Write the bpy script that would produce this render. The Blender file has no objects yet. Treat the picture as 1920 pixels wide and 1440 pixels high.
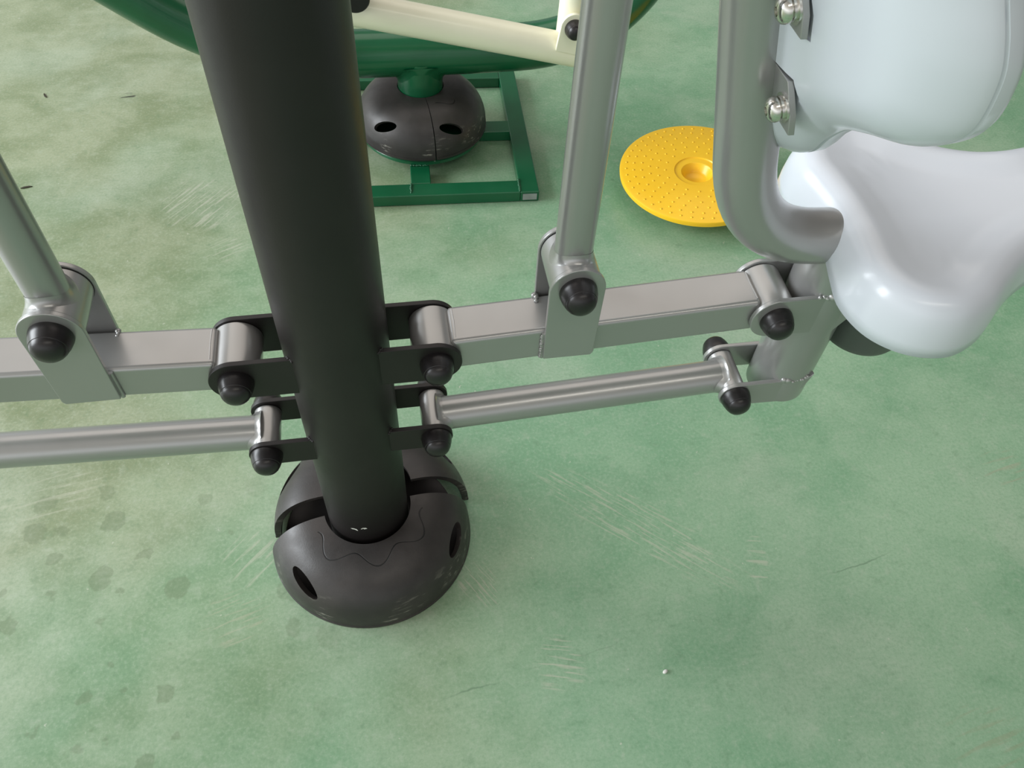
import bpy, bmesh, math, random
from mathutils import Vector, Matrix
PI = math.pi
random.seed(7)
scene = bpy.context.scene
col = scene.collection

# ------------------------------------------------------------------ camera
cam_d = bpy.data.cameras.new('camera')
cam = bpy.data.objects.new('camera', cam_d)
col.objects.link(cam)
RX = Vector((0.9861724785533512, -0.15903160216400128, 0.04661321762215921))   # image right
RY = Vector((-0.09764640099532199, -0.7848725152991511, -0.6119152842515413))  # image down
RZ = Vector((0.13389930140445366, 0.5989023995954054, -0.7895485373568015))    # view direction
m3 = Matrix((RX, -RY, -RZ)).transposed()
cam.matrix_world = Matrix.Translation((0.0677, -0.5882, 1.1128)) @ m3.to_4x4()
cam_d.sensor_width = 36.0
cam_d.lens = 1501.03 / 1920 * 36.0
cam_d.clip_start = 0.02
scene.camera = cam

# ------------------------------------------------------------------ world and lights
world = bpy.data.worlds.new('hall_light')
scene.world = world
world.use_nodes = True
nt = world.node_tree
nt.nodes.clear()
wo = nt.nodes.new('ShaderNodeOutputWorld')
bg = nt.nodes.new('ShaderNodeBackground')
tc = nt.nodes.new('ShaderNodeTexCoord')
sx = nt.nodes.new('ShaderNodeSeparateXYZ')
mr = nt.nodes.new('ShaderNodeMapRange')
mr.inputs['From Min'].default_value = -1
rp = nt.nodes.new('ShaderNodeValToRGB')
els = rp.color_ramp.elements
els[0].position = 0.0; els[0].color = (.20, .25, .20, 1)
els[1].position = 1.0; els[1].color = (.24, .235, .215, 1)
e = els.new(0.48); e.color = (.42, .46, .42, 1)
e = els.new(0.62); e.color = (.80, .82, .84, 1)
e = els.new(0.78); e.color = (.40, .385, .35, 1)
nt.links.new(tc.outputs['Generated'], sx.inputs[0])
nt.links.new(sx.outputs['Z'], mr.inputs['Value'])
nt.links.new(mr.outputs[0], rp.inputs[0])
dp = nt.nodes.new('ShaderNodeVectorMath'); dp.operation = 'DOT_PRODUCT'
dp.inputs[1].default_value = (-.88, -.30, .10)
nt.links.new(tc.outputs['Generated'], dp.inputs[0])
mr2 = nt.nodes.new('ShaderNodeMapRange'); mr2.interpolation_type = 'SMOOTHSTEP'
mr2.inputs['From Min'].default_value = -.6; mr2.inputs['From Max'].default_value = .9
mr2.inputs['To Min'].default_value = .50; mr2.inputs['To Max'].default_value = 2.3
nt.links.new(dp.outputs['Value'], mr2.inputs['Value'])
vm = nt.nodes.new('ShaderNodeVectorMath'); vm.operation = 'SCALE'
nt.links.new(rp.outputs[0], vm.inputs[0]); nt.links.new(mr2.outputs[0], vm.inputs['Scale'])
nt.links.new(vm.outputs[0], bg.inputs['Color'])
bg.inputs['Strength'].default_value = 0.78
nt.links.new(bg.outputs[0], wo.inputs['Surface'])

def area(name, loc, target, sx_, sy_, power, color=(1, 1, 1)):
    d = bpy.data.lights.new(name, 'AREA')
    d.shape = 'RECTANGLE'; d.size = sx_; d.size_y = sy_; d.energy = power; d.color = color
    o = bpy.data.objects.new(name, d)
    col.objects.link(o)
    o.location = loc
    o.rotation_euler = (Vector(target) - Vector(loc)).to_track_quat('-Z', 'Y').to_euler()
    return o
area('window_light', (-5.2, 1.1, 2.5), (0.2, 0.0, 0.4), 4.5, 2.8, 500, (.90, .955, 1.0))
area('overhead_fill', (0.4, 2.5, 3.8), (0.2, 0.1, .3), 5.0, 2.4, 44, (1.0, .91, .84))  # overhead strip widened into a panel so the beam tops reflect warm light
area('overhead_fill', (0.9, -2.2, 4.0), (0.5, 0.0, 0), 3.0, 0.45, 20, (1.0, .95, .86))  # unseen strip added behind the camera to brighten the near and right floor

scene.view_settings.view_transform = 'Standard'
scene.view_settings.look = 'None'
scene.view_settings.exposure = 0.0
scene.view_settings.gamma = 1.0
scene.view_settings.use_curve_mapping = False

# ------------------------------------------------------------------ materials
def new_mat(name, color, rough=.5, metal=0.0, coat=0.0, spec=.5):
    m = bpy.data.materials.new(name)
    m.use_nodes = True
    b = m.node_tree.nodes['Principled BSDF']
    b.inputs['Base Color'].default_value = (*color, 1)
    b.inputs['Roughness'].default_value = rough
    b.inputs['Metallic'].default_value = metal
    b.inputs['Coat Weight'].default_value = coat
    b.inputs['Coat Roughness'].default_value = .12
    b.inputs['Specular IOR Level'].default_value = spec
    return m

class NT:
    """Short hand for building node trees."""
    def __init__(s, m):
        s.t = m.node_tree; s.b = s.t.nodes['Principled BSDF']
        s.tc = s.t.nodes.new('ShaderNodeTexCoord')
    def n(s, kind, **kw):
        nd = s.t.nodes.new('ShaderNode' + kind)
        for k, v in kw.items(): setattr(nd, k, v)
        return nd
    def link(s, a, b): s.t.links.new(a, b)
    def val(s, x, sock):
        if hasattr(x, 'links'): s.link(x, sock)
        else: sock.default_value = x
    def math(s, op, a, b=0.0, c=0.0):
        nd = s.n('Math', operation=op)
        s.val(a, nd.inputs[0]); s.val(b, nd.inputs[1])
        if len(nd.inputs) > 2: s.val(c, nd.inputs[2])
        return nd.outputs[0]
    def noise(s, scale, detail=4, rough=.55, vec=None, dist=0.0):
        nd = s.n('TexNoise')
        nd.inputs['Scale'].default_value = scale; nd.inputs['Detail'].default_value = detail
        nd.inputs['Roughness'].default_value = rough; nd.inputs['Distortion'].default_value = dist
        s.link(vec or s.tc.outputs['Object'], nd.inputs['Vector'])
        return nd.outputs['Fac']
    def smooth(s, v, lo, hi, a=0.0, b=1.0):
        nd = s.n('MapRange', interpolation_type='SMOOTHSTEP')
        s.val(v, nd.inputs['Value'])
        nd.inputs['From Min'].default_value = lo; nd.inputs['From Max'].default_value = hi
        nd.inputs['To Min'].default_value = a; nd.inputs['To Max'].default_value = b
        return nd.outputs[0]
    def mix(s, f, a, b):
        nd = s.n('Mix', data_type='RGBA')
        s.val(f, nd.inputs[0])
        for x, i in ((a, 6), (b, 7)):
            if hasattr(x, 'links'): s.link(x, nd.inputs[i])
            else: nd.inputs[i].default_value = (*x, 1)
        return nd.outputs[2]
    def scaled(s, sc, rot=(0, 0, 0), loc=(0, 0, 0)):
        nd = s.n('Mapping')
        nd.inputs['Scale'].default_value = sc; nd.inputs['Rotation'].default_value = rot; nd.inputs['Location'].default_value = loc
        s.link(s.tc.outputs['Object'], nd.inputs['Vector'])
        return nd.outputs[0]
    def bump(s, h, strength=.1, dist=.001):
        nd = s.n('Bump')
        nd.inputs['Strength'].default_value = strength; nd.inputs['Distance'].default_value = dist
        s.link(h, nd.inputs['Height']); s.link(nd.outputs[0], s.b.inputs['Normal'])

def speckled(name, color, rough, metal=0, coat=0, bump=.06, bscale=350, var=.12, spec=.5):
    m = new_mat(name, color, rough, metal, coat, spec)
    t = NT(m)
    f = t.noise(9, 5)
    dark = tuple(c * (1 - var) for c in color); lite = tuple(min(1, c * (1 + var)) for c in color)
    t.link(t.mix(t.smooth(f, .3, .7), dark, lite), t.b.inputs['Base Color'])
    t.link(t.smooth(t.noise(30, 3), .3, .7, max(.03, rough - .015), rough + .02), t.b.inputs['Roughness'])
    t.bump(t.noise(bscale, 2), bump, .0006)
    return m

M = {}
M['silver'] = speckled('silver_grey_paint', (.385, .385, .38), .29, .56, .25, .04, 240, .015)
M['weld'] = speckled('weld_metal', (.42, .42, .41), .3, .6, .2, .3, 500, .2)
M['black_paint'] = speckled('black_powder_coat', (.0130, .0105, .0105), .45, 0, 0, .10, 600, .15, .45)
M['cap'] = speckled('black_plastic_cap', (.014, .012, .013), .33, 0, 0, .03, 500, .1)
M['green'] = speckled('green_gloss_paint', (.005, .098, .038), .24, 0, .3, .03, 90, .10)
M['cream'] = speckled('cream_paint', (.93, .90, .71), .30, 0, .3, .03, 90, .02)
M['yellow'] = speckled('yellow_plastic', (1.0, .585, .016), .36, 0, .1, .02, 200, .03)
M['plastic'] = speckled('pale_blue_grey_plastic', (.625, .66, .715), .29, 0, .25, .03, 700, .004)
M['under'] = speckled('dark_grey_paint', (.085, .095, .09), .4, .2, .1, .05, 240, .05)
M['steel'] = new_mat('bright_steel', (.72, .70, .66), .17, 1.0)
M['raw'] = speckled('bare_cut_steel', (.45, .43, .46), .4, .6, 0, .3, 200, .3)
M['rim'] = speckled('dark_washer', (.02, .02, .02), .5)
M['white_chip'] = new_mat('white_chip', (.75, .74, .70), .7)
M['leaf'] = new_mat('dry_leaf', (.035, .03, .015), .8)

def dome_material(name, wave_span):
    """Black moulded plastic with a wavy moulded line near the collar and pale scuffs on the skirt."""
    m = new_mat(name, (.02, .018, .018), .42, 0, 0, .5)
    t = NT(m)
    sp = t.n('SeparateXYZ'); t.link(t.tc.outputs['Object'], sp.inputs[0])
    x, y, z = sp.outputs
    rho = t.math('SQRT', t.math('ADD', t.math('MULTIPLY', x, x), t.math('MULTIPLY', y, y)))
    ang = t.math('ARCTAN2', y, x)
    wave = t.math('MULTIPLY', t.math('COSINE', t.math('MULTIPLY_ADD', ang, 8.1, 8.1 * 1.581)), .0095)
    d = t.math('ABSOLUTE', t.math('SUBTRACT', t.math('SUBTRACT', rho, .085), wave))
    up = t.smooth(z, .03, .05)
    inside = t.smooth(t.math('ABSOLUTE', t.math('SUBTRACT', ang, wave_span[0])), wave_span[1], wave_span[1] + .02, 1, 0)
    line = t.math('MULTIPLY', t.math('MULTIPLY', t.smooth(d, .0005, .0013, 1, 0), up), inside)
    sc1 = t.smooth(t.noise(1, 4, .6, t.scaled((24, 60, 150), (0, 0, .25))), .55, .66)
    sc2 = t.smooth(t.noise(13, 3), .47, .58)
    low = t.smooth(z, .015, .066, 1, 0)
    scuff = t.math('MULTIPLY', t.math('MULTIPLY', sc1, sc2), t.math('MULTIPLY', low, .75))
    base = t.mix(t.smooth(t.noise(14, 5), .35, .7), (.026, .023, .022), (.044, .038, .036))
    c1 = t.mix(scuff, base, (.28, .265, .23))
    t.link(t.mix(line, c1, (.002, .002, .002)), t.b.inputs['Base Color'])
    t.link(t.smooth(t.noise(40, 3), .3, .7, .38, .5), t.b.inputs['Roughness'])
    h = t.math('SUBTRACT', t.math('MULTIPLY', t.noise(450, 2), .25), line)
    t.bump(h, .35, .0012)
    return m
M['dome'] = dome_material('black_moulded_plastic', (-PI / 2, 1.25))
M['dome_far'] = dome_material('black_moulded_plastic_far', (-.95, .25))

def floor_material():
    m = new_mat('green_floor_paint', (.25, .36, .24), .35, 0, 0, .45)
    t = NT(m)
    sp = t.n('SeparateXYZ'); t.link(t.tc.outputs['Object'], sp.inputs[0])
    x, y, z = sp.outputs
    big = t.noise(1.7, 4, .5, None, .2)
    mid = t.noise(6.5, 7, .62, t.scaled((1, 1.3, 1), (0, 0, .3)), .25)
    fine = t.noise(45, 5, .65)
    lit = t.math('ADD', t.math('MULTIPLY', big, .55), t.math('MULTIPLY', mid, .45))
    green = t.mix(t.smooth(lit, .36, .64), (.172, .352, .204), (.296, .456, .300))
    worn = t.mix(t.smooth(mid, .35, .65), (.215, .262, .142), (.315, .358, .228))
    # traffic has worn the paint to an olive beige towards the left and the back
    side = t.math('ADD', t.math('MULTIPLY', x, -.55), t.math('MULTIPLY', y, .22))
    wearf = t.smooth(t.math('ADD', side, t.math('MULTIPLY_ADD', big, 1.3, -.65)), -.20, .50)
    c = t.mix(wearf, green, worn)
    # pale chalky film
    film = t.math('MULTIPLY', t.smooth(t.noise(3.1, 4, .5, t.scaled((1, 1, 1), (0, 0, 0), (3.1, 1.7, 0)), .5), .47, .70), .38)
    c = t.mix(film, c, (.42, .50, .385))
    # fine grain
    grit = t.noise(190, 4, .7)
    c = t.mix(t.math('MULTIPLY', t.smooth(grit, .50, .66), .20), c, (.50, .58, .46))
    c = t.mix(t.math('MULTIPLY', t.smooth(grit, .50, .36), .20), c, (.10, .22, .12))
    c = t.mix(t.math('MULTIPLY', t.smooth(fine, .52, .72), .22), c, (.47, .52, .42))
    c = t.mix(t.math('MULTIPLY', t.smooth(fine, .46, .28), .25), c, (.10, .20, .11))
    # damp round blotches at the near left corner
    vo = t.n('TexVoronoi'); vo.inputs['Scale'].default_value = 19; vo.inputs['Randomness'].default_value = 1
    wob = t.n('Vector' + 'Math', operation='ADD')
    nz = t.n('TexNoise'); nz.inputs['Scale'].default_value = 60; t.link(t.tc.outputs['Object'], nz.inputs['Vector'])
    scn = t.n('Vector' + 'Math', operation='SCALE'); scn.inputs['Scale'].default_value = .022
    t.link(nz.outputs['Color'], scn.inputs[0]); t.link(scn.outputs[0], wob.inputs[1]); t.link(t.tc.outputs['Object'], wob.inputs[0])
    t.link(wob.outputs[0], vo.inputs['Vector'])
    sep = t.n('SeparateColor'); t.link(vo.outputs['Color'], sep.inputs[0])
    rad = t.math('MULTIPLY_ADD', sep.outputs[0], .34, .06)
    spot = t.smooth(t.math('SUBTRACT', vo.outputs['Distance'], rad), -.03, .03, 1, 0)
    keep = t.math('GREATER_THAN', sep.outputs[1], .22)
    dx = t.math('MULTIPLY', t.math('ADD', x, .46), 2.1); dy = t.math('MULTIPLY', t.math('ADD', y, .14), 2.5)
    dd = t.math('ADD', t.math('MULTIPLY', dx, dx), t.math('MULTIPLY', dy, dy))
    zone = t.smooth(dd, .25, 1.0, 1, 0)
    c = t.mix(t.math('MULTIPLY', t.math('MULTIPLY', spot, keep), t.math('MULTIPLY', zone, .34)), c, (.12, .165, .085))
    # small dark specks and scattered pale chips
    ch = t.smooth(t.noise(75, 3, .6, t.scaled((1, 1, 1), (0, 0, 0), (5, 2, 1))), .70, .76)
    c = t.mix(t.math('MULTIPLY', ch, .55), c, (.60, .62, .52))
    # hatched scuffs (shoe sole prints and scrape marks), each a patch of parallel pale strokes
    def scuffs(c, cx, cy, rx, ry, ang, freq, amt, colr):
        mp = t.n('Mapping', vector_type='TEXTURE')
        mp.inputs['Location'].default_value = (cx, cy, 0); mp.inputs['Rotation'].default_value = (0, 0, ang)
        t.link(t.tc.outputs['Object'], mp.inputs['Vector'])
        s2 = t.n('SeparateXYZ'); t.link(mp.outputs[0], s2.inputs[0])
        a = t.math('DIVIDE', s2.outputs[0], rx); b = t.math('DIVIDE', s2.outputs[1], ry)
        r2 = t.math('ADD', t.math('MULTIPLY', a, a), t.math('MULTIPLY', b, b))
        r2 = t.math('ADD', r2, t.math('MULTIPLY_ADD', t.noise(38, 3), 1.2, -.6))
        patch = t.smooth(r2, .35, 1.0, 1, 0)
        ln = t.n('TexNoise'); ln.inputs['Scale'].default_value = 1; ln.inputs['Detail'].default_value = 3
        mp2 = t.n('Mapping'); mp2.inputs['Scale'].default_value = (freq * .07, freq, 1)
        t.link(mp.outputs[0], mp2.inputs['Vector']); t.link(mp2.outputs[0], ln.inputs['Vector'])
        st = t.smooth(ln.outputs['Fac'], .50, .62)
        return t.mix(t.math('MULTIPLY', t.math('MULTIPLY', patch, st), amt), c, colr)
    pale = (.52, .52, .42)
    c = scuffs(c, .244, -.238, .040, .045, -.25, 190, .55, pale)
    c = scuffs(c, .41, -.045, .20, .05, -.72, 230, .42, pale)
    c = scuffs(c, .575, -.126, .02, .05, -.2, 120, .5, pale)
    c = scuffs(c, .150, -.105, .045, .030, -1.0, 260, .55, pale)
    c = scuffs(c, -.199, -.109, .05, .05, .3, 190, .35, (.46, .44, .33))
    c = scuffs(c, -.18, -.02, .05, .05, .8, 120, .4, pale)
    c = scuffs(c, -.309, .80, .09, .09, .9, 170, .45, (.56, .55, .46))
    c = scuffs(c, -.25, .66, .05, .04, .5, 180, .4, (.56, .55, .46))
    c = scuffs(c, -.481, .128, .10, .05, .2, 110, .3, pale)
    c = scuffs(c, 1.051, -.021, .05, .04, .2, 120, .4, (.36, .33, .24))
    c = scuffs(c, .793, -.422, .07, .05, .2, 100, .35, (.30, .30, .19))
    c = scuffs(c, -.504, 1.212, .022, .014, .2, 130, .9, (.02, .022, .016))
    # a hairline crack with a grimy edge
    mp = t.n('Mapping', vector_type='TEXTURE'); mp.inputs['Location'].default_value = (.45, -.2, 0); mp.inputs['Rotation'].default_value = (0, 0, .16)
    t.link(t.tc.outputs['Object'], mp.inputs['Vector'])
    s3 = t.n('SeparateXYZ'); t.link(mp.outputs[0], s3.inputs[0])
    crack = t.smooth(t.math('ABSOLUTE', t.math('ADD', s3.outputs[1], t.math('MULTIPLY_ADD', t.noise(9, 4), .04, -.02))), .0004, .0016, 1, 0)
    brk = t.smooth(t.noise(5, 3, .5, t.scaled((1, 1, 1), (0, 0, 0), (9, 1, 0))), .50, .60)
    c = t.mix(t.math('MULTIPLY', t.math('MULTIPLY', crack, brk), .45), c, (.09, .17, .10))
    t.link(c, t.b.inputs['Base Color'])
    t.link(t.smooth(t.math('ADD', t.math('MULTIPLY', mid, .6), t.math('MULTIPLY', fine, .4)), .3, .7, .27, .46), t.b.inputs['Roughness'])
    t.bump(t.math('ADD', t.math('MULTIPLY', fine, .6), t.math('MULTIPLY', t.noise(160, 3), .4)), .10, .002)
    return m
M['floor'] = floor_material()

# ------------------------------------------------------------------ mesh helpers
def frame_of(d):
    d = d.normalized()
    a = Vector((0, 0, 1)) if abs(d.z) < .9 else Vector((0, 1, 0))
    u = d.cross(a).normalized()
    return u, d.cross(u).normalized()

def add_tube(bm, pts, r, seg=40, caps=True, r_list=None):
    pts = [Vector(p) for p in pts]
    n = len(pts); rings = []
    tang = [(pts[min(i + 1, n - 1)] - pts[max(i - 1, 0)]).normalized() for i in range(n)]
    u, v = frame_of(tang[0])
    for i in range(n):
        t = tang[i]
        u = (u - t * u.dot(t)).normalized(); v = t.cross(u)
        rr = r_list[i] if r_list else r
        rings.append([bm.verts.new(pts[i] + (u * math.cos(k * 2 * PI / seg) + v * math.sin(k * 2 * PI / seg)) * rr) for k in range(seg)])
    for a, b in zip(rings, rings[1:]):
        for k in range(seg): bm.faces.new((a[k], a[(k + 1) % seg], b[(k + 1) % seg], b[k]))
    if caps:
        bm.faces.new(rings[0][::-1]); bm.faces.new(rings[-1])

def smooth_path(pts, sub=8):
    """Catmull-Rom through the points."""
    P = [Vector(p) for p in pts]; P = [P[0] * 2 - P[1]] + P + [P[-1] * 2 - P[-2]]
    out = []
    for i in range(1, len(P) - 2):
        for k in range(sub):
            t = k / sub
            out.append(.5 * ((2 * P[i]) + (P[i + 1] - P[i - 1]) * t + (2 * P[i - 1] - 5 * P[i] + 4 * P[i + 1] - P[i + 2]) * t * t
                       + (-P[i - 1] + 3 * P[i] - 3 * P[i + 1] + P[i + 2]) * t ** 3))
    out.append(P[-2])
    return out

def add_lathe(bm, prof, centre=(0, 0, 0), axis=(0, 0, 1), seg=48, a0=0.0, a1=2 * PI):
    """Revolve (radius, height) pairs about an axis through centre."""
    c = Vector(centre); d = Vector(axis).normalized()
    u, v = frame_of(d)
    full = abs(a1 - a0 - 2 * PI) < 1e-6
    n = seg if full else seg + 1
    rings = []
    for r, h in prof:
        if r < 1e-7: rings.append([bm.verts.new(c + d * h)])
        else: rings.append([bm.verts.new(c + d * h + (u * math.cos(a0 + (a1 - a0) * k / seg) + v * math.sin(a0 + (a1 - a0) * k / seg)) * r) for k in range(n)])
    for a, b in zip(rings, rings[1:]):
        for k in range(seg):
            k2 = (k + 1) % n
            if len(a) == 1 and len(b) == 1: continue
            if len(a) == 1: bm.faces.new((a[0], b[k], b[k2]))
            elif len(b) == 1: bm.faces.new((a[k], a[k2], b[0]))
            else: bm.faces.new((a[k], a[k2], b[k2], b[k]))

def add_box(bm, c, size, rot=None):
    vs = []
    for i in range(8):
        p = Vector(((i & 1) - .5, ((i >> 1) & 1) - .5, ((i >> 2) & 1) - .5))
        p = Vector((p.x * size[0], p.y * size[1], p.z * size[2]))
        if rot is not None: p = rot @ p
        vs.append(bm.verts.new(Vector(c) + p))
    for f in ((0, 2, 3, 1), (4, 5, 7, 6), (0, 1, 5, 4), (2, 6, 7, 3), (0, 4, 6, 2), (1, 3, 7, 5)):
        bm.faces.new([vs[k] for k in f])

def add_plate(bm, prof, y0, y1):
    """Extrude an outline given in (x, z) between two y planes."""
    a = [bm.verts.new((x, y0, z)) for x, z in prof]; b = [bm.verts.new((x, y1, z)) for x, z in prof]
    n = len(prof)
    bm.faces.new(a); bm.faces.new(b[::-1])
    for k in range(n): bm.faces.new((a[k], b[k], b[(k + 1) % n], a[(k + 1) % n]))

def arc(cx, cz, r, a0, a1, n=18):
    return [(cx + r * math.cos(a0 + (a1 - a0) * k / n), cz + r * math.sin(a0 + (a1 - a0) * k / n)) for k in range(n + 1)]

def add_weld(bm, pts, r=.004, seed=0):
    rnd = random.Random(seed)
    pts = [Vector(p) for p in pts]
    for a, b in zip(pts, pts[1:]):
        n = max(2, int((b - a).length / (r * 1.1)))
        for k in range(n):
            c = a.lerp(b, k / n) + Vector([rnd.uniform(-1, 1) * r * .18 for _ in range(3)])
            mt = Matrix.Translation(c) @ Matrix.Diagonal((r * rnd.uniform(.7, 1.2), r * rnd.uniform(.7, 1.2), r * rnd.uniform(.6, 1.0), 1))
            bmesh.ops.create_icosphere(bm, subdivisions=2, radius=1, matrix=mt)

ORIGIN = {}
def root_of(o):
    while o.parent: o = o.parent
    return o

def obj(name, bm, m, parent=None, sharp=35, bevel=0.0, bseg=3, origin=None):
    """Link a bmesh given in world coordinates as one mesh object."""
    base = Vector(origin) if origin is not None else (ORIGIN[root_of(parent).name] if parent else Vector((0, 0, 0)))
    bmesh.ops.recalc_face_normals(bm, faces=bm.faces)
    bmesh.ops.translate(bm, verts=bm.verts, vec=-base)
    me = bpy.data.meshes.new(name)
    bm.to_mesh(me); bm.free()
    me.materials.append(m)
    me.shade_smooth()
    if sharp < 180: me.set_sharp_from_angle(angle=math.radians(sharp))
    o = bpy.data.objects.new(name, me)
    col.objects.link(o)
    if parent:
        o.parent = parent
    else:
        o.location = base
        ORIGIN[o.name] = base
    if bevel:
        md = o.modifiers.new('bevel', 'BEVEL')
        md.width = bevel; md.segments = bseg; md.limit_method = 'ANGLE'; md.angle_limit = math.radians(40); md.harden_normals = True
    return o

def thing(name, label, cat, loc, group=None):
    o = bpy.data.objects.new(name, None)
    col.objects.link(o)
    o.empty_display_size = .05
    o.location = loc
    ORIGIN[o.name] = Vector(loc)
    return tag(o, label, cat, group)

def tag(o, label, cat, group=None):
    o['label'] = label; o['category'] = cat
    if group: o['group'] = group
    return o

def B(): return bmesh.new()

def cap_mesh():
    bm = B()
    add_lathe(bm, [(0, 0), (.0186, 0), (.0188, .002), (.0178, .0085), (.0158, .0150), (.0153, .0154), (.0152, .0160), (.0142, .0185),
                   (.0118, .0214), (.0078, .0236), (.0038, .0246), (0, .0249)], seg=48)
    bmesh.ops.recalc_face_normals(bm, faces=bm.faces)
    me = bpy.data.meshes.new('bolt_cap'); bm.to_mesh(me); bm.free()
    me.materials.append(M['cap']); me.shade_smooth(); me.set_sharp_from_angle(angle=math.radians(28))
    return me
CAP = cap_mesh()
def cap(parent, x, z, y, front=True, size=1.0):
    o = bpy.data.objects.new('bolt_cap', CAP)
    col.objects.link(o)
    o.parent = parent
    o.location = Vector((x, y, z)) - ORIGIN[root_of(parent).name]
    o.rotation_euler = (PI / 2 if front else -PI / 2, 0, 0)
    o.scale = (size, size, size)
    if parent.data and parent.data.materials[0] != M['black_paint']: o['label'] = 'black plastic bolt cap'
    return o

# ------------------------------------------------------------------ floor
bm = B()
bmesh.ops.create_grid(bm, x_segments=4, y_segments=4, size=4.5)
fl = obj('floor', bm, M['floor'])
fl['kind'] = 'structure'

# ------------------------------------------------------------------ black support post
Y0, Y1 = .029, .035                  # inner and outer face of every hinge plate
UP, UZ = .106, .433                  # upper hinge on the post
LP, LZ = .1015, .291                 # lower hinge on the post
post = thing('support_post', 'thick black round steel post standing in the split domed foot cover', 'post', (0, 0, 0))
bm = B()
add_tube(bm, [(0, 0, .002), (0, 0, .5), (0, 0, 1.0), (0, 0, 1.75)], .057, 72)
obj('post_tube', bm, M['black_paint'], post)
bm = B(); add_lathe(bm, [(.056, 0), (.129, 0), (.129, .010), (.056, .010)], (0, 0, 0), (0, 0, 1), 56)
obj('shade_base_plate', bm, M['black_paint'], post, bevel=.001)  # black plate added so slots and gap of the cover look shaded inside
for s in (-1, 1):
    for f in (-1, 1):
        y0, y1 = (-Y1, -Y0) if f < 0 else (Y0, Y1)
        bm = B()
        r = .028
        prof = [(.040, UZ - r), (UP, UZ - r)] + arc(UP, UZ, r, -PI / 2, PI / 2, 24)[1:] + [(.040, UZ + r)]
        add_plate(bm, [(s * x, z) for x, z in prof], y0, y1)
        bp = obj('upper_bracket_plate', bm, M['black_paint'], post, bevel=.0006, bseg=2)
        if f < 0: cap(bp, s * UP, UZ, -Y1)
        bm = B()
        r = .0205
        prof = [(.040, LZ - r), (LP, LZ - r)] + arc(LP, LZ, r, -PI / 2, PI / 2, 24)[1:] + [(.040, LZ + r)]
        add_plate(bm, [(s * x, z) for x, z in prof], y0, y1)
        bp = obj('lower_bracket_plate', bm, M['black_paint'], post, bevel=.0006, bseg=2)
        cap(bp, s * LP, LZ, f * Y1, f < 0)
for s in (-1, 1):
    for zc, r in ((UZ, .028), (LZ, .0205)):
        bm = B()
        add_weld(bm, [(s * .0445, -Y1 - .0003, zc + r - .001), (s * .050, -Y0 + .001, zc + r + .0004)], .0021, int(zc * 100) + s)
        obj('weld_bead', bm, M['black_paint'], post)

def chip(bm, a0, z0, shape, depth=.0004):
    """A flake lying on the post, shape in (arc length, height)."""
    top = []
    for u, v in shape:
        a = a0 + u / .057
        top.append(bm.verts.new(((.057 + depth) * math.cos(a), (.057 + depth) * math.sin(a), z0 + v)))
    bm.faces.new(top)
bm = B()
a = -PI / 2 - .28
chip(bm, a, .118, [(-.007, .001), (-.003, .002), (.001, .001), (.003, -.003), (.0022, -.004), (-.001, -.001), (-.005, -.0008)])
chip(bm, a, .120, [(.007, .0), (.010, .003), (.014, .003), (.016, .0), (.012, -.001), (.010, .001), (.0085, -.001)])
obj('paint_chip', bm, M['white_chip'], post)

# ------------------------------------------------------------------ domed foot covers
def dome_profile(R=.148, ri=.0615, H=.089, th=.0035):
    out = [(R - .0006, 0.0), (R, .002), (R - .0002, .0052), (R - .0014, .0056), (R - .0014, .0064), (R - .0008, .0068)]
    n = 16
    for k in range(n + 1):
        t = PI / 2 * k / n
        out.append((ri + (R - .001 - ri) * math.cos(t) ** .86, .008 + (H - .008) * math.sin(t) ** .95))
    inn = [(ri + .0, H - th)]
    for k in range(n, -1, -1):
        t = PI / 2 * k / n
        inn.append((ri + (R - .010 - ri) * math.cos(t) ** .86, .004 + (H - th - .006) * math.sin(t) ** .95))
    inn.append((R - .007, 0.0))
    return out + inn

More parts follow.
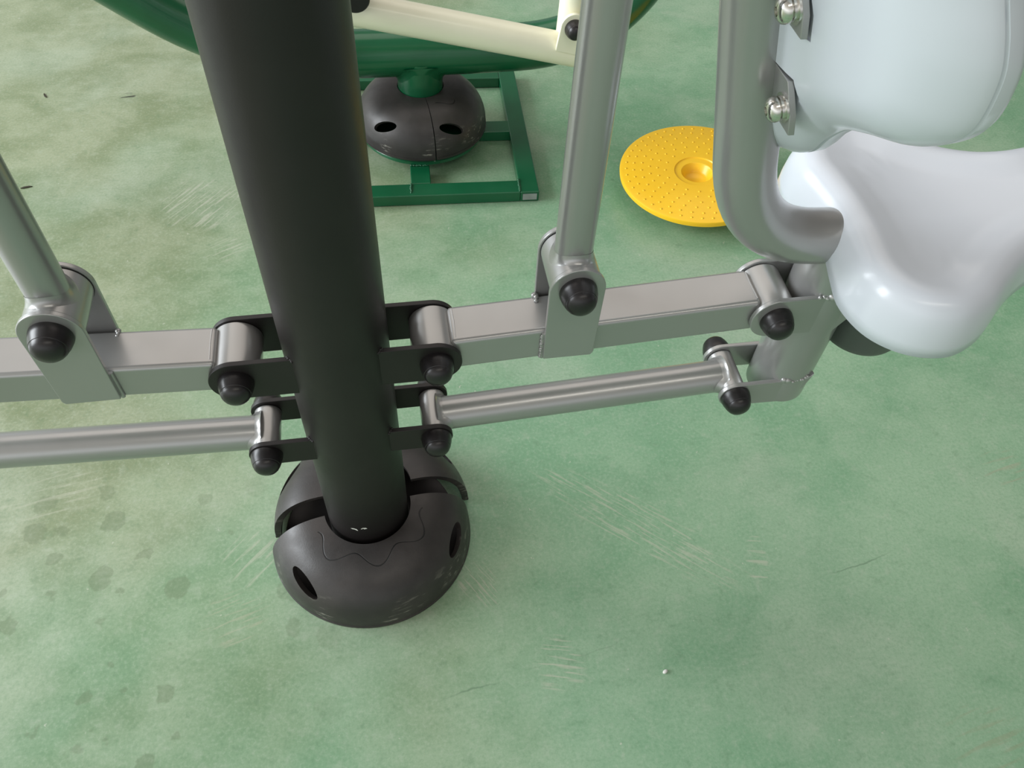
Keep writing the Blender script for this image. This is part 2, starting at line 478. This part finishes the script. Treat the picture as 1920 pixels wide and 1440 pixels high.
def dome_half(name, m, root_loc, yaw, a0, a1, slots, lift=(0, 0, 0), tilt=0.0, ri=.0615, slot_tilt=(-.30, .15)):
    bm = B()
    pr = dome_profile(ri=ri)
    seg = 56
    rings = []
    for r, h in pr:
        rings.append([bm.verts.new((r * math.cos(a0 + (a1 - a0) * k / seg), r * math.sin(a0 + (a1 - a0) * k / seg), h)) for k in range(seg + 1)])
    n = len(rings)
    for i in range(n):
        a, b = rings[i], rings[(i + 1) % n]
        for k in range(seg): bm.faces.new((a[k], a[k + 1], b[k + 1], b[k]))
    bm.faces.new([rg[0] for rg in rings]); bm.faces.new([rg[-1] for rg in rings][::-1])
    bmesh.ops.recalc_face_normals(bm, faces=bm.faces)
    me = bpy.data.meshes.new(name); bm.to_mesh(me); bm.free()
    o = bpy.data.objects.new(name, me); col.objects.link(o)
    # cut the oval slots
    cb = B()
    for th in slots:
        d = Vector((math.cos(th), math.sin(th), 0)); tg = Vector((-d.y, d.x, 0))
        ax = (d * .72 + Vector((0, 0, .69))).normalized(); up = ax.cross(tg).normalized()
        ctr = d * .130 + Vector((0, 0, .054))
        r0, r1 = [], []
        for k in range(28):
            q = (tg * .97 + up * slot_tilt[0 if math.cos(th) < 0 else 1]) * math.cos(k * 2 * PI / 28) * .0275 + up * math.sin(k * 2 * PI / 28) * .0115
            r0.append(cb.verts.new(ctr + q - ax * .03)); r1.append(cb.verts.new(ctr + q + ax * .03))
        cb.faces.new(r0[::-1]); cb.faces.new(r1)
        for k in range(28): cb.faces.new((r0[k], r0[(k + 1) % 28], r1[(k + 1) % 28], r1[k]))
    bmesh.ops.recalc_face_normals(cb, faces=cb.faces)
    cme = bpy.data.meshes.new('slot_cutter'); cb.to_mesh(cme); cb.free()
    co = bpy.data.objects.new('slot_cutter', cme); col.objects.link(co)
    md = o.modifiers.new('cut', 'BOOLEAN'); md.object = co; md.operation = 'DIFFERENCE'; md.solver = 'EXACT'; md.use_self = True
    dg = bpy.context.evaluated_depsgraph_get(); dg.update()
    me2 = bpy.data.meshes.new_from_object(o.evaluated_get(dg))
    o.modifiers.clear()
    bpy.data.objects.remove(co)
    o.data = me2
    me2.name = name
    me2.materials.clear(); me2.materials.append(m)
    me2.shade_smooth(); me2.set_sharp_from_angle(angle=math.radians(32))
    o.location = Vector(root_loc) + Vector(lift)
    o.rotation_euler = (tilt, 0, yaw)
    ORIGIN[o.name] = Vector(root_loc)
    return o

fc = dome_half('foot_cover', M['dome'], (0, -.003, 0), .13, PI + .02, 2 * PI - .02, (math.radians(217), math.radians(328)))
tag(fc, 'front half of the black domed foot cover, scuffed, with a wavy moulded line', 'foot cover')
rc = dome_half('foot_cover', M['dome'], (0, 0, 0), .09, .02, PI - .02, (math.radians(28), math.radians(150)), (.004, .018, .004), -.05)
tag(rc, 'rear half of the black domed foot cover, pushed back and gaping behind the post', 'foot cover')

# ------------------------------------------------------------------ square lever arms, links and upright handles
SL = .058                            # slope of the arms
EX, EZ = .4910, .4553                # outer upper hinge
LX, LZ2 = .4825, .312                # outer lower hinge
HX, HZ = .2530, .5280                # handle hinge
def sleeve(bm, x, z, r, half=.0284):
    pr = [(r - .006, -half), (r - .0008, -half), (r, -half + .0008), (r, half - .0008), (r - .0008, half), (r - .006, half)]
    add_lathe(bm, pr, (x, 0, z), (0, 1, 0), 56)
    add_lathe(bm, [(0, -half + .002), (r - .005, -half + .002), (r - .005, half - .002), (0, half - .002)], (x, 0, z), (0, 1, 0), 40)

def washer(parent, x, z, r):
    for f in (-1, 1):
        bm = B()
        add_lathe(bm, [(0, 0), (r, 0), (r, .0009), (0, .0009)], (x, f * .0284 - (.0009 if f < 0 else 0), z), (0, 1, 0), 48)
        obj('washer', bm, M['rim'], parent)

def fillet(x, z, t, rt, rs, parent, d=.0055):
    """Smooth weld where a tube of radius rt, leaving along t, meets a sleeve of radius rs lying along y."""
    t = Vector(t).normalized(); w = Vector((0, 1, 0)).cross(t).normalized()
    c = Vector((x, 0, z)); n = 56; rings = []
    bm = B()
    for grow, up in ((.0002, d * 1.5), (.0009, d * .85), (.0022, d * .38), (d * .75, d * .06), (d * 1.05, -.0006)):
        ring = []
        for k in range(n):
            a = 2 * PI * k / n
            q = (rt + grow)
            yy, ww = q * math.cos(a), q * math.sin(a)
            yy = max(-.0278, min(.0278, yy))
            h = math.sqrt(max(rs * rs - ww * ww, (.35 * rs) ** 2)) + up
            ring.append(bm.verts.new(c + t * h + w * ww + Vector((0, yy, 0))))
        rings.append(ring)
    for a, b in zip(rings, rings[1:]):
        for k in range(n): bm.faces.new((a[k], a[(k + 1) % n], b[(k + 1) % n], b[k]))
    obj('weld_fillet', bm, M['silver'], parent, 180)

def lever_arm(s, label):
    t = thing('lever_arm', label, 'lever arm', (s * HX, 0, UZ), 'silver square lever arms hinged on the black post')
    bm = B()
    ang = math.atan(SL) * -s
    L = math.hypot(EX - UP, EZ - UZ)
    rot = Matrix.Rotation(ang, 3, 'Y')
    add_box(bm, (s * (UP + EX) / 2, 0, (UZ + EZ) / 2), (L - .036, .054, .046), rot)
    tb = obj('square_tube', bm, M['silver'], t, bevel=.0055, bseg=4)
    for x, z in ((UP, UZ), (EX, EZ)):
        bm = B(); sleeve(bm, s * x, z, .0262); ps = obj('pivot_sleeve', bm, M['silver'], t)
        washer(ps, s * x, z, .0255)
    for f in (-1, 1):
        y0, y1 = (-Y1, -.0270) if f < 0 else (.0270, Y1)
        r = .0295
        prof = [(HX - .0285, .4235), (HX + .026, .4235), (HX + .0285, .4275), (HX + r, HZ)] + arc(HX, HZ, r, 0, PI, 28)[1:]
        bm = B(); add_plate(bm, [(s * x, z) for x, z in prof], *((-Y1, -Y0) if f < 0 else (Y0, Y1)))
        hb = obj('handle_bracket', bm, M['silver'], t, bevel=.0012, bseg=2)
        if f < 0: cap(hb, s * HX, HZ, -Y1, True, 1.06)
    # seams where the brackets and sleeves are welded to the tube
    def seam(pts, r, lumpy=None, m=M['silver']):
        bm = B()
        if lumpy is None: add_tube(bm, pts, r, 10)
        else: add_weld(bm, pts, r, lumpy)
        obj('weld_bead', bm, m, tb)
    def mid(x): return UZ + SL * (x - UP)
    for e in (-1, 1):
        xx = HX + e * .0288
        seam([(s * xx, -.0282, mid(xx) - .020), (s * xx, -.0282, mid(xx) + .020)], .0024)
        seam([(s * xx, .0282, mid(xx) - .020), (s * xx, .0282, mid(xx) + .020)], .0024)
    for e, xx in ((1, UP), (-1, EX)):
        xw = xx + e * .0225
        seam([(s * xw, -.020, mid(xw) + .0222), (s * (xw + e * .0006), .004, mid(xw) + .0223), (s * xw, .022, mid(xw) + .0222)], .0011)
    xx = HX - .0305
    if s > 0:
        seam([(xx, -.0285, mid(xx) - .018), (xx, -.0285, mid(xx) + .019)], .0022, 3)
        seam([(xx + .0015, .018, mid(xx) + .0235), (xx + .001, .031, mid(xx) + .0240)], .0038, 4, M['weld'])
    else:
        seam([(s * xx, .020, mid(xx) + .0225), (s * xx, .030, mid(xx) + .0230)], .0028, 4)
    return t
lever_arm(1, 'silver square-tube lever arm running right from the black post to the seat')
lever_arm(-1, 'silver square-tube lever arm running left from the black post out of frame')

def upright(s, label):
    t = thing('upright_handle', label, 'handle', (s * HX, 0, HZ), 'silver upright handle tubes on the lever arms')
    bm = B(); sleeve(bm, s * HX, HZ, .0272); ps = obj('pivot_sleeve', bm, M['silver'], t)
    washer(ps, s * HX, HZ, .0276)
    lean = -.004
    bm = B(); add_tube(bm, [(s * HX, 0, HZ + .012), (s * (HX + lean * .5), 0, .8), (s * (HX + lean), 0, 1.3)], .0198, 48)
    obj('handle_tube', bm, M['silver'], t)
    fillet(s * HX, HZ, (0, 0, 1), .0198, .0272, ps)
    return t
upright(1, 'silver upright tube hinged on the right lever arm, in front of the yellow disc')
upright(-1, 'silver upright tube hinged on the left lever arm at the left edge')

def link_rod(s, label):
    t = thing('link_rod', label, 'link rod', (s * LP, 0, LZ), 'silver round link rods under the lever arms')
    bm = B()
    add_tube(bm, [(s * (LP + .008), 0, LZ + .0002), (s * (LX - .008), 0, LZ2 - .0002)], .0212, 48)
    obj('rod_tube', bm, M['silver'], t)
    for x, z in ((LP, LZ), (LX, LZ2)):
        bm = B(); sleeve(bm, s * x, z, .0162); ps = obj('pivot_sleeve', bm, M['silver'], t)
        washer(ps, s * x, z, .0158)
        e = (1 if x == LP else -1) * s
        fillet(s * x, z, (e, 0, SL * e * s), .0212, .0162, ps, .0045)
    return t
link_rod(1, 'silver round link rod below the right lever arm')
link_rod(-1, 'silver round link rod below the left lever arm')

# ------------------------------------------------------------------ swinging seat on the right
seat = thing('swing_seat', 'pale grey moulded seat and backrest on a bent silver tube frame', 'seat', (.556, 0, .29))
TILT = .22
def tube_x(z): return .410 - TILT * (z - .648)
path = [(tube_x(1.25), 0, 1.25), (tube_x(1.0), 0, 1.0), (tube_x(.80), 0, .80), (tube_x(.70), 0, .70), (tube_x(.655), 0, .655)]
# bend
p0 = Vector((tube_x(.655), 0, .655)); p2 = Vector((.518, 0, .5465)); pc = Vector((tube_x(.552), 0, .552))
for k in range(1, 15):
    t_ = k / 15
    path.append(p0 * (1 - t_) ** 2 + pc * 2 * t_ * (1 - t_) + p2 * t_ * t_)
path += [p2, Vector((.548, 0, .5445)), Vector((.590, 0, .5410))]
bm = B(); add_tube(bm, path, .0300, 56); obj('frame_tube', bm, M['silver'], seat, 60)
bm = B(); add_tube(bm, [(.556, 0, .292), (.556, 0, .548)], .0378, 56); strut = obj('strut', bm, M['silver'], seat)
for f in (-1, 1):
    yy = (-Y1, -Y0) if f < 0 else (Y0, Y1)
    r = .0285
    prof = [(EX, EZ - r), (.572, EZ - r - .001), (.606, EZ + r)] + [(EX, EZ + r)] + arc(EX, EZ, r * 1.02, PI / 2, 3 * PI / 2, 24)[1:-1]
    bm = B(); add_plate(bm, prof, *yy); hp = obj('upper_hinge_plate', bm, M['silver'], seat, bevel=.0012, bseg=2)
    c_ = cap(hp, EX, EZ, f * Y1, f < 0)
    if f > 0: c_.scale.z = .55
    r = .0205
    prof = [(LX, LZ2 - r), (.546, LZ2 - r - .002), (.560, LZ2 - r + .004), (.574, LZ2 + .004), (.580, LZ2 + r + .010), (.572, LZ2 + r)] + [(LX, LZ2 + r)] + arc(LX, LZ2, r, PI / 2, 3 * PI / 2, 24)[1:-1]
    bm = B(); add_plate(bm, prof, *yy); hp = obj('lower_hinge_plate', bm, M['silver'], seat, bevel=.0012, bseg=2)
    cap(hp, LX, LZ2, f * Y1, f < 0)
for pts, r, sd in (([(.540, -.0345, LZ2 + .0215), (.552, -.036, LZ2 + .0225), (.566, -.0355, LZ2 + .0235), (.574, -.034, LZ2 + .030)], .0030, 1),
                   ([(.541, -.035, LZ2 + .0230), (.552, -.036, LZ2 + .0235)], .0055, 6),
                   ([(.538, .030, LZ2 - .016), (.5355, .030, LZ2 + .0195)], .0034, 2),
                   ([(.5355, .030, EZ - .024), (.535, .030, EZ + .027)], .0032, 3),
                   ([(.535, -.0335, EZ + .0290), (.556, -.0360, EZ + .0290), (.570, -.034, EZ + .029)], .0034, 4),
                   ([(.549, -.0355, EZ + .0300), (.560, -.036, EZ + .0300)], .0058, 5)):
    bm = B(); add_weld(bm, pts, r, sd); obj('weld_bead', bm, M['weld'], strut)['label'] = 'bright bare weld bead'
bm = B()
add_lathe(bm, [(0, .366), (.040, .366), (.049, .370), (.053, .379), (.053, .53), (0, .53)], (.648, .012, 0), (0, 0, 1), 56)
obj('under_seat_bumper', bm, M['under'], seat)['label'] = 'dark grey round bumper under the seat'

def interp(tab, x):
    for (a, fa), (b, fb) in zip(tab, tab[1:]):
        if a <= x <= b:
            t = (x - a) / (b - a) if b > a else 0
            return fa + (fb - fa) * t
    return tab[0][1] if x < tab[0][0] else tab[-1][1]

def closed_spline(P, sub):
    P = [Vector((*p, 0)) for p in P]; n = len(P); out = []
    for i in range(n):
        a, b, c, d = P[i - 1], P[i], P[(i + 1) % n], P[(i + 2) % n]
        for k in range(sub):
            t = k / sub
            q = .5 * (2 * b + (c - a) * t + (2 * a - 5 * b + 4 * c - d) * t * t + (3 * b - a - 3 * c + d) * t ** 3)
            out.append((q.x, q.y))
    return out

def offset_ring(poly, d):
    """Move every vertex of a closed outline inwards by d, along smoothed normals."""
    n = len(poly); out = []
    area2 = sum(poly[i][0] * poly[(i + 1) % n][1] - poly[(i + 1) % n][0] * poly[i][1] for i in range(n))
    sg = 1 if area2 > 0 else -1
    for i in range(n):
        ax, ay = poly[i - 3]; bx, by = poly[(i + 3) % n]
        tx, ty = bx - ax, by - ay; l = math.hypot(tx, ty) or 1
        out.append((poly[i][0] - sg * ty / l * d, poly[i][1] + sg * tx / l * d))
    return out

def moulded(outline, layers, place, core):
    """Stack of rings: each layer is (inset, height); then shrink towards a core segment and close."""
    bm = B(); rings = []
    for ins, h in layers:
        rings.append([bm.verts.new(place(a, b, h)) for a, b in offset_ring(outline, ins)])
    last = offset_ring(outline, layers[-1][0])
    hl = layers[-1][1]
    for q in (.8, .6, .4, .2, 0.0):
        ring = []
        for a, b in last:
            ca, cb = core(a, b)
            ring.append(bm.verts.new(place(ca + (a - ca) * q, cb + (b - cb) * q, hl)))
        rings.append(ring)
    n = len(outline)
    for a, b in zip(rings, rings[1:]):
        for k in range(n): bm.faces.new((a[k], a[(k + 1) % n], b[(k + 1) % n], b[k]))
    bm.faces.new(rings[0][::-1])
    bmesh.ops.remove_doubles(bm, verts=rings[-1], dist=.002)
    return bm

# saddle-shaped seat pan: plan outline in (x, y)
half = [(.528, 0), (.524, .045), (.520, .085), (.532, .125), (.562, .152), (.602, .160), (.640, .146), (.672, .120), (.706, .095), (.745, .079), (.80, .077), (.86, .070), (.90, .045), (.915, 0)]
plan = [(x, -y) for x, y in half] + [(x, y) for x, y in half[::-1]][1:-1]
plan = closed_spline(plan, 6)
def seat_z(x, y, h):
    zb = .520 + .035 * max(0, (x - .60) / .30) ** 1.4
    dish = -.006 * max(0, 1 - ((x - .66) / .10) ** 2 - (y / .10) ** 2) if h > .057 else 0
    arch = .016 * math.exp(-((y) / .042) ** 2) * max(0, 1 - (x - .52) / .06) if h < .02 else 0
    return (x, y, zb + h + dish + arch)
bm = moulded(plan, [(.004, .0), (.0, .0015), (.0005, .016), (.0025, .032), (.006, .046), (.011, .056), (.018, .0620), (.026, .0645), (.038, .0640), (.055, .0605)], seat_z,
             lambda a, b: (min(max(a, .64), .82), 0))
obj('seat_pan', bm, M['plastic'], seat, 180)

# backrest: outline in (y, z); the back face follows the tilt of the tube
def back_x(y, z): return .400 - TILT * (z - .72) + 2.0 * y * y
bh = [(0, .671), (.012, .671), (.026, .677), (.042, .691), (.058, .715), (.078, .737), (.105, .751), (.138, .763), (.157, .779), (.168, .800), (.1715, .835), (.168, .86), (.159, .89), (.150, .93), (.137, .99), (.116, 1.04), (.07, 1.07), (0, 1.075)]
bplan = [(-y, z) for y, z in bh] + [(y, z) for y, z in bh[::-1]][1:-1]
bplan = closed_spline(bplan, 6)
def back_place(y, z, h): return (back_x(y, z) + h, y, z)
# layers run from the back face (h = 0) round the rim to the front
bm = B(); rings = []
lay = [(.024, .0035), (.0165, .0075), (.010, .0130), (.0045, .0200), (.001, .0285), (0, .034), (0, .0365), (.002, .0372), (.002, .0395), (0, .0402), (.001, .050), (.005, .059), (.012, .065), (.020, .067)]
for ins, h in lay: rings.append([bm.verts.new(back_place(a, b, h)) for a, b in offset_ring(bplan, ins)])
def bcore(a, b): return (min(max(a, -.08), .08), min(max(b, .82), 1.0))
def fill(ring0, ins, h, soft):
    rs = [ring0]
    lastp = offset_ring(bplan, ins)
    for q, dh in ((.90, .55), (.78, .85), (.6, 1), (.4, 1), (.2, 1), (.05, 1)):
        rs.append([bm.verts.new(back_place(bcore(a, b)[0] + (a - bcore(a, b)[0]) * q, bcore(a, b)[1] + (b - bcore(a, b)[1]) * q, h + soft * dh)) for a, b in lastp])
    return rs
front = fill(rings[-1], lay[-1][0], lay[-1][1], .001); back = fill(rings[0], lay[0][0], lay[0][1], -.0035)
n = len(bplan)
def skin(rs):
    for a, b in zip(rs, rs[1:]):
        for k in range(n): bm.faces.new((a[k], a[(k + 1) % n], b[(k + 1) % n], b[k]))
skin(rings); skin(front); skin(back)
bm.faces.new(front[-1]); bm.faces.new(back[-1])
backrest = obj('backrest', bm, M['plastic'], seat, 180)

# flat mounting bars welded behind the tube, let into pockets of the backrest, with dome-headed bolts
def bar_outline(zc, g=0.0):
    h = [(.068 + g, zc - .022 - g), (.067 + g, zc - .004), (.055 + g * .5, zc + .020 + g)]
    return [(-y, z) for y, z in h] + h[::-1]
def bar_mesh(zc, h0, h1, g=0.0):
    bm = B()
    prof = bar_outline(zc, g); k = len(prof)
    def q(y, z, h): return (.400 - TILT * (z - .72) + h, y, z)
    a = [bm.verts.new(q(y, z, h0)) for y, z in prof]; b = [bm.verts.new(q(y, z, h1)) for y, z in prof]
    bm.faces.new(a); bm.faces.new(b[::-1])
    for i in range(k): bm.faces.new((a[i], b[i], b[(i + 1) % k], a[(i + 1) % k]))
    return bm
for zc in (.749, .833):
    cutter = obj('pocket_cutter', bar_mesh(zc, -.03, .0110, .0015), M['plastic'])
    md = backrest.modifiers.new('pocket', 'BOOLEAN'); md.object = cutter; md.operation = 'DIFFERENCE'; md.solver = 'EXACT'; md.use_self = True
    dg = bpy.context.evaluated_depsgraph_get(); dg.update()
    me = bpy.data.meshes.new_from_object(backrest.evaluated_get(dg))
    backrest.modifiers.clear(); bpy.data.objects.remove(cutter)
    backrest.data = me
backrest.data.materials.clear(); backrest.data.materials.append(M['plastic'])
backrest.data.shade_smooth(); backrest.data.set_sharp_from_angle(angle=math.radians(50))
def mount(zc):
    mb = obj('mounting_bar', bar_mesh(zc, .0020, .0080), M['silver'], seat, bevel=.0008, bseg=2)
    for s in (-1, 1):
        bm = B()
        zb = zc - .004
        c = Vector((.4020 - TILT * (zb - .72), s * .054, zb)); ax = Vector((-1, 0, -TILT)).normalized()
        add_lathe(bm, [(0, .0), (.0125, 0), (.0125, .0018), (.0100, .0020), (.0100, .0046), (.0075, .0048), (.0075, .0062), (.0105, .0064), (.0105, .0090), (.0094, .0120), (.0065, .0142), (.0035, .0149), (.0032, .0125), (0, .0125)], c, ax, 36)
        obj('bolt', bm, M['steel'], mb)['label'] = 'bright steel dome-headed bolt'
mount(.749); mount(.833)

# ------------------------------------------------------------------ green machine behind
GC = Vector((.167, .985, 0)); GY = math.radians(-2.6)
gm = thing('green_frame', 'glossy green tubular machine frame with a square floor base and curved crossbar', 'exercise machine', (GC.x, GC.y, 0))
RG = Matrix.Rotation(GY, 3, 'Z')
def gp(x, y, z): return GC + RG @ Vector((x, y, z))
HW = .236
def bar(c, size, name='base_bar'):
    bm = B(); add_box(bm, gp(*c), size, RG); return obj(name, bm, M['green'], gm, bevel=.002, bseg=2)
right_bar = bar((HW - .020, 0, .0135), (.040, 2 * HW, .025))
bar((-HW + .020, 0, .0135), (.040, 2 * HW, .025))
bar((0, -HW + .020, .0135), (2 * HW - .080, .040, .025))
bar((0, HW - .020, .0135), (2 * HW - .080, .040, .025))
bar((-.012, -.165, .0135), (.042, .062, .025))
bar((.163, .0, .0135), (.070, .042, .025))
bar((-.163, .0, .0135), (.070, .042, .025))
bm = B()
add_box(bm, gp(HW - .020, -HW - .0006, .0135), (.030, .0014, .015), RG)
obj('open_tube_end', bm, M['raw'], right_bar)['label'] = 'bare grey cut end of the green bar'
bm = B()
add_lathe(bm, [(0, .026), (.134, .026), (.136, .028), (.136, .034), (.134, .036), (.128, .0365), (.128, .041), (.126, .042), (0, .042)], (GC.x, GC.y, 0), (0, 0, 1), 72)
obj('base_flange', bm, M['green'], gm)
bm = B(); add_tube(bm, [(GC.x, GC.y, .04), (GC.x, GC.y, .205)], .0485, 56); obj('stub_post', bm, M['green'], gm)
bm = B()
path = smooth_path([(-.66, .985, .62), (-.52, .985, .487), (-.40, .985, .385), (-.28, .985, .292), (-.16, .985, .236), (-.02, .985, .214), (.167, .985, .211), (.33, .985, .211), (.44, .985, .218), (.53, .985, .248), (.60, .985, .305), (.65, .985, .385), (.69, .985, .50), (.72, .985, .64)], 6)
add_tube(bm, path, .0475, 48)
obj('curved_crossbar', bm, M['green'], gm)
bm = B(); rings = []
for grow, up in ((.0002, .014), (.0012, .008), (.0035, .0035), (.007, .0008), (.010, -.001)):
    ring = []
    for k in range(64):
        a = 2 * PI * k / 64; q = .0485 + grow
        xx, yy = q * math.cos(a), q * math.sin(a)
        ring.append(bm.verts.new((GC.x + xx, GC.y + max(-.0486, min(.0486, yy)), .211 - math.sqrt(max(.0475 ** 2 - yy * yy, .012 ** 2)) - up)))
    rings.append(ring)
for a, b in zip(rings, rings[1:]):
    for k in range(64): bm.faces.new((a[k], a[(k + 1) % 64], b[(k + 1) % 64], b[k]))
obj('weld_fillet', bm, M['green'], gm, 180)
for i, pts in enumerate(([gp(-.033, -.198, .027), gp(-.034, -.228, .0262)], [gp(HW - .041, -.195, .027), gp(HW - .041, -.234, .0262)], [gp(-.030, -.136, .0275), gp(.008, -.136, .0275)])):
    bm = B(); add_weld(bm, pts, .0025, 9 + i); obj('weld_bead', bm, M['green'], gm)

for a0, a1, lab, sl in ((-PI / 2 + .13, PI / 2 - .02, 'right half of the black domed cover around the green stub post', (-1.13,)),
                        (PI / 2, 1.5 * PI + .115, 'left half of the black domed cover around the green stub post', (-2.30,))):
    o = dome_half('foot_cover', M['dome_far'], (GC.x, GC.y, .0425), 0.0, a0, a1, sl, ri=.0515, slot_tilt=(.34, -.34))
    o.scale = (.97, .97, 1.04)
    tag(o, lab, 'foot cover')

# ------------------------------------------------------------------ cream lever
cl = thing('cream_lever', 'cream tubular lever slung across in front of the green crossbar', 'lever', (.25, .85, .33))
def cz(x): return .3535 - .238 * (x - .139)
bm = B()
add_tube(bm, [(-.02, .85, cz(-.02)), (.2, .85, cz(.2)), (.479, .85, cz(.479))], .0300, 48)
obj('lever_tube', bm, M['cream'], cl)
bm = B(); add_lathe(bm, [(0, 0), (.029, 0), (.029, .004), (.025, .006), (0, .006)], (.479, .85, cz(.479)), Vector((1, 0, -.238)), 40)
obj('end_plug', bm, M['cap'], cl)
bm = B(); add_tube(bm, [(.452, .862, cz(.45)), (.454, .862, .36), (.456, .862, .62)], .0265, 40); obj('upright_tube', bm, M['cream'], cl)
bm = B()
prof = [(.418, .281), (.474, .271), (.474, .335)] + arc(.452, .330, .024, 0, PI, 16) + [(.424, .30)]
add_plate(bm, [(.418, .296), (.472, .282), (.474, .340)] + arc(.449, .341, .025, 0, PI, 16), .818, .826)
brk = obj('bracket_plate', bm, M['cream'], cl, bevel=.001, bseg=2)
cap(brk, .4495, .339, .818, True, .98)
bm = B(); add_lathe(bm, [(0, 0), (.024, 0), (.026, .002), (.026, .05), (0, .052)], (.050, .80, .418), (0, 1, 0), 40)
obj('pivot_bushing', bm, M['cap'], cl)['label'] = 'black pivot bushing'

# ------------------------------------------------------------------ yellow twister disc
dc = Vector((.733, .733, .0569)); dn = Vector((-.0557, .0051, 1)).normalized()
yd = thing('twister_disc', 'round yellow plastic twisting disc with raised dots and a centre hole', 'exercise disc', (dc.x, dc.y, 0))
rotd = Vector((0, 0, 1)).rotation_difference(dn).to_matrix()
bm = B()
R = .1655
add_lathe(bm, [(.030, -.012), (.040, -.016), (R - .006, -.016), (R - .001, -.012), (R, -.004), (R - .001, -.0012), (R - .0045, 0), (.049, 0), (.0475, -.0025), (.034, -.0032), (.031, -.006), (.027, -.020), (.023, -.023), (0, -.023)], dc, dn, 96)
for ri, cnt in ((.152, 44), (.136, 36), (.119, 30), (.102, 26), (.085, 20), (.068, 16)  ):
    for k in range(cnt):
        a = 2 * PI * k / cnt + ri * 37
        c = dc + rotd @ Vector((ri * math.cos(a), ri * math.sin(a), -.0006))
        mt = Matrix.Translation(c) @ (rotd @ Matrix.Diagonal((.0030, .0030, .0024))).to_4x4()
        bmesh.ops.create_icosphere(bm, subdivisions=2, radius=1, matrix=mt)
obj('disc_plate', bm, M['yellow'], yd, 40)
bm = B(); add_lathe(bm, [(0, .0), (.060, 0), (.060, .012), (.045, .018), (.045, .031), (0, .031)], (dc.x, dc.y, 0), (0, 0, 1), 40)
obj('swivel_base', bm, M['rim'], yd)

# ------------------------------------------------------------------ litter on the floor
def leaf_scrap(x, y, rot, size, label):
    bm = B()
    pts = [(-.011, -.001), (-.004, .0028), (.005, .0034), (.012, .0012), (.004, -.0008), (-.004, -.0022)]
    lo = [bm.verts.new((px, py, .0003)) for px, py in pts]
    hi = [bm.verts.new((px, py, .0012 + .0012 * math.sin(px * 200) ** 2)) for px, py in pts]
    bm.faces.new(lo[::-1]); bm.faces.new(hi)
    for k in range(6): bm.faces.new((lo[k], lo[(k + 1) % 6], hi[(k + 1) % 6], hi[k]))
    bmesh.ops.transform(bm, verts=bm.verts, matrix=Matrix.Translation((x, y, 0)) @ Matrix.Rotation(rot, 4, 'Z') @ Matrix.Diagonal((size, size, 1, 1)))
    tag(obj('leaf_scrap', bm, M['leaf'], origin=(x, y, 0)), label, 'litter', 'dry leaf scraps on the floor')
leaf_scrap(-.666, .891, .1, 1, 'dark sliver of dry leaf lying flat on the floor beside the left upright tube')
leaf_scrap(-0.689, 1.229, 1.9, .9, 'dark scrap of dry leaf on the beige floor, farther back at upper left')
bm = B()
bmesh.ops.create_icosphere(bm, subdivisions=2, radius=1, matrix=Matrix.Translation((.387, -.270, .002)) @ Matrix.Rotation(.5, 4, 'Z') @ Matrix.Diagonal((.0042, .0026, .002, 1)))
tag(obj('plaster_crumb', bm, M['white_chip'], origin=(.387, -.270, 0)), 'tiny white crumb on the open green floor at lower right', 'litter')
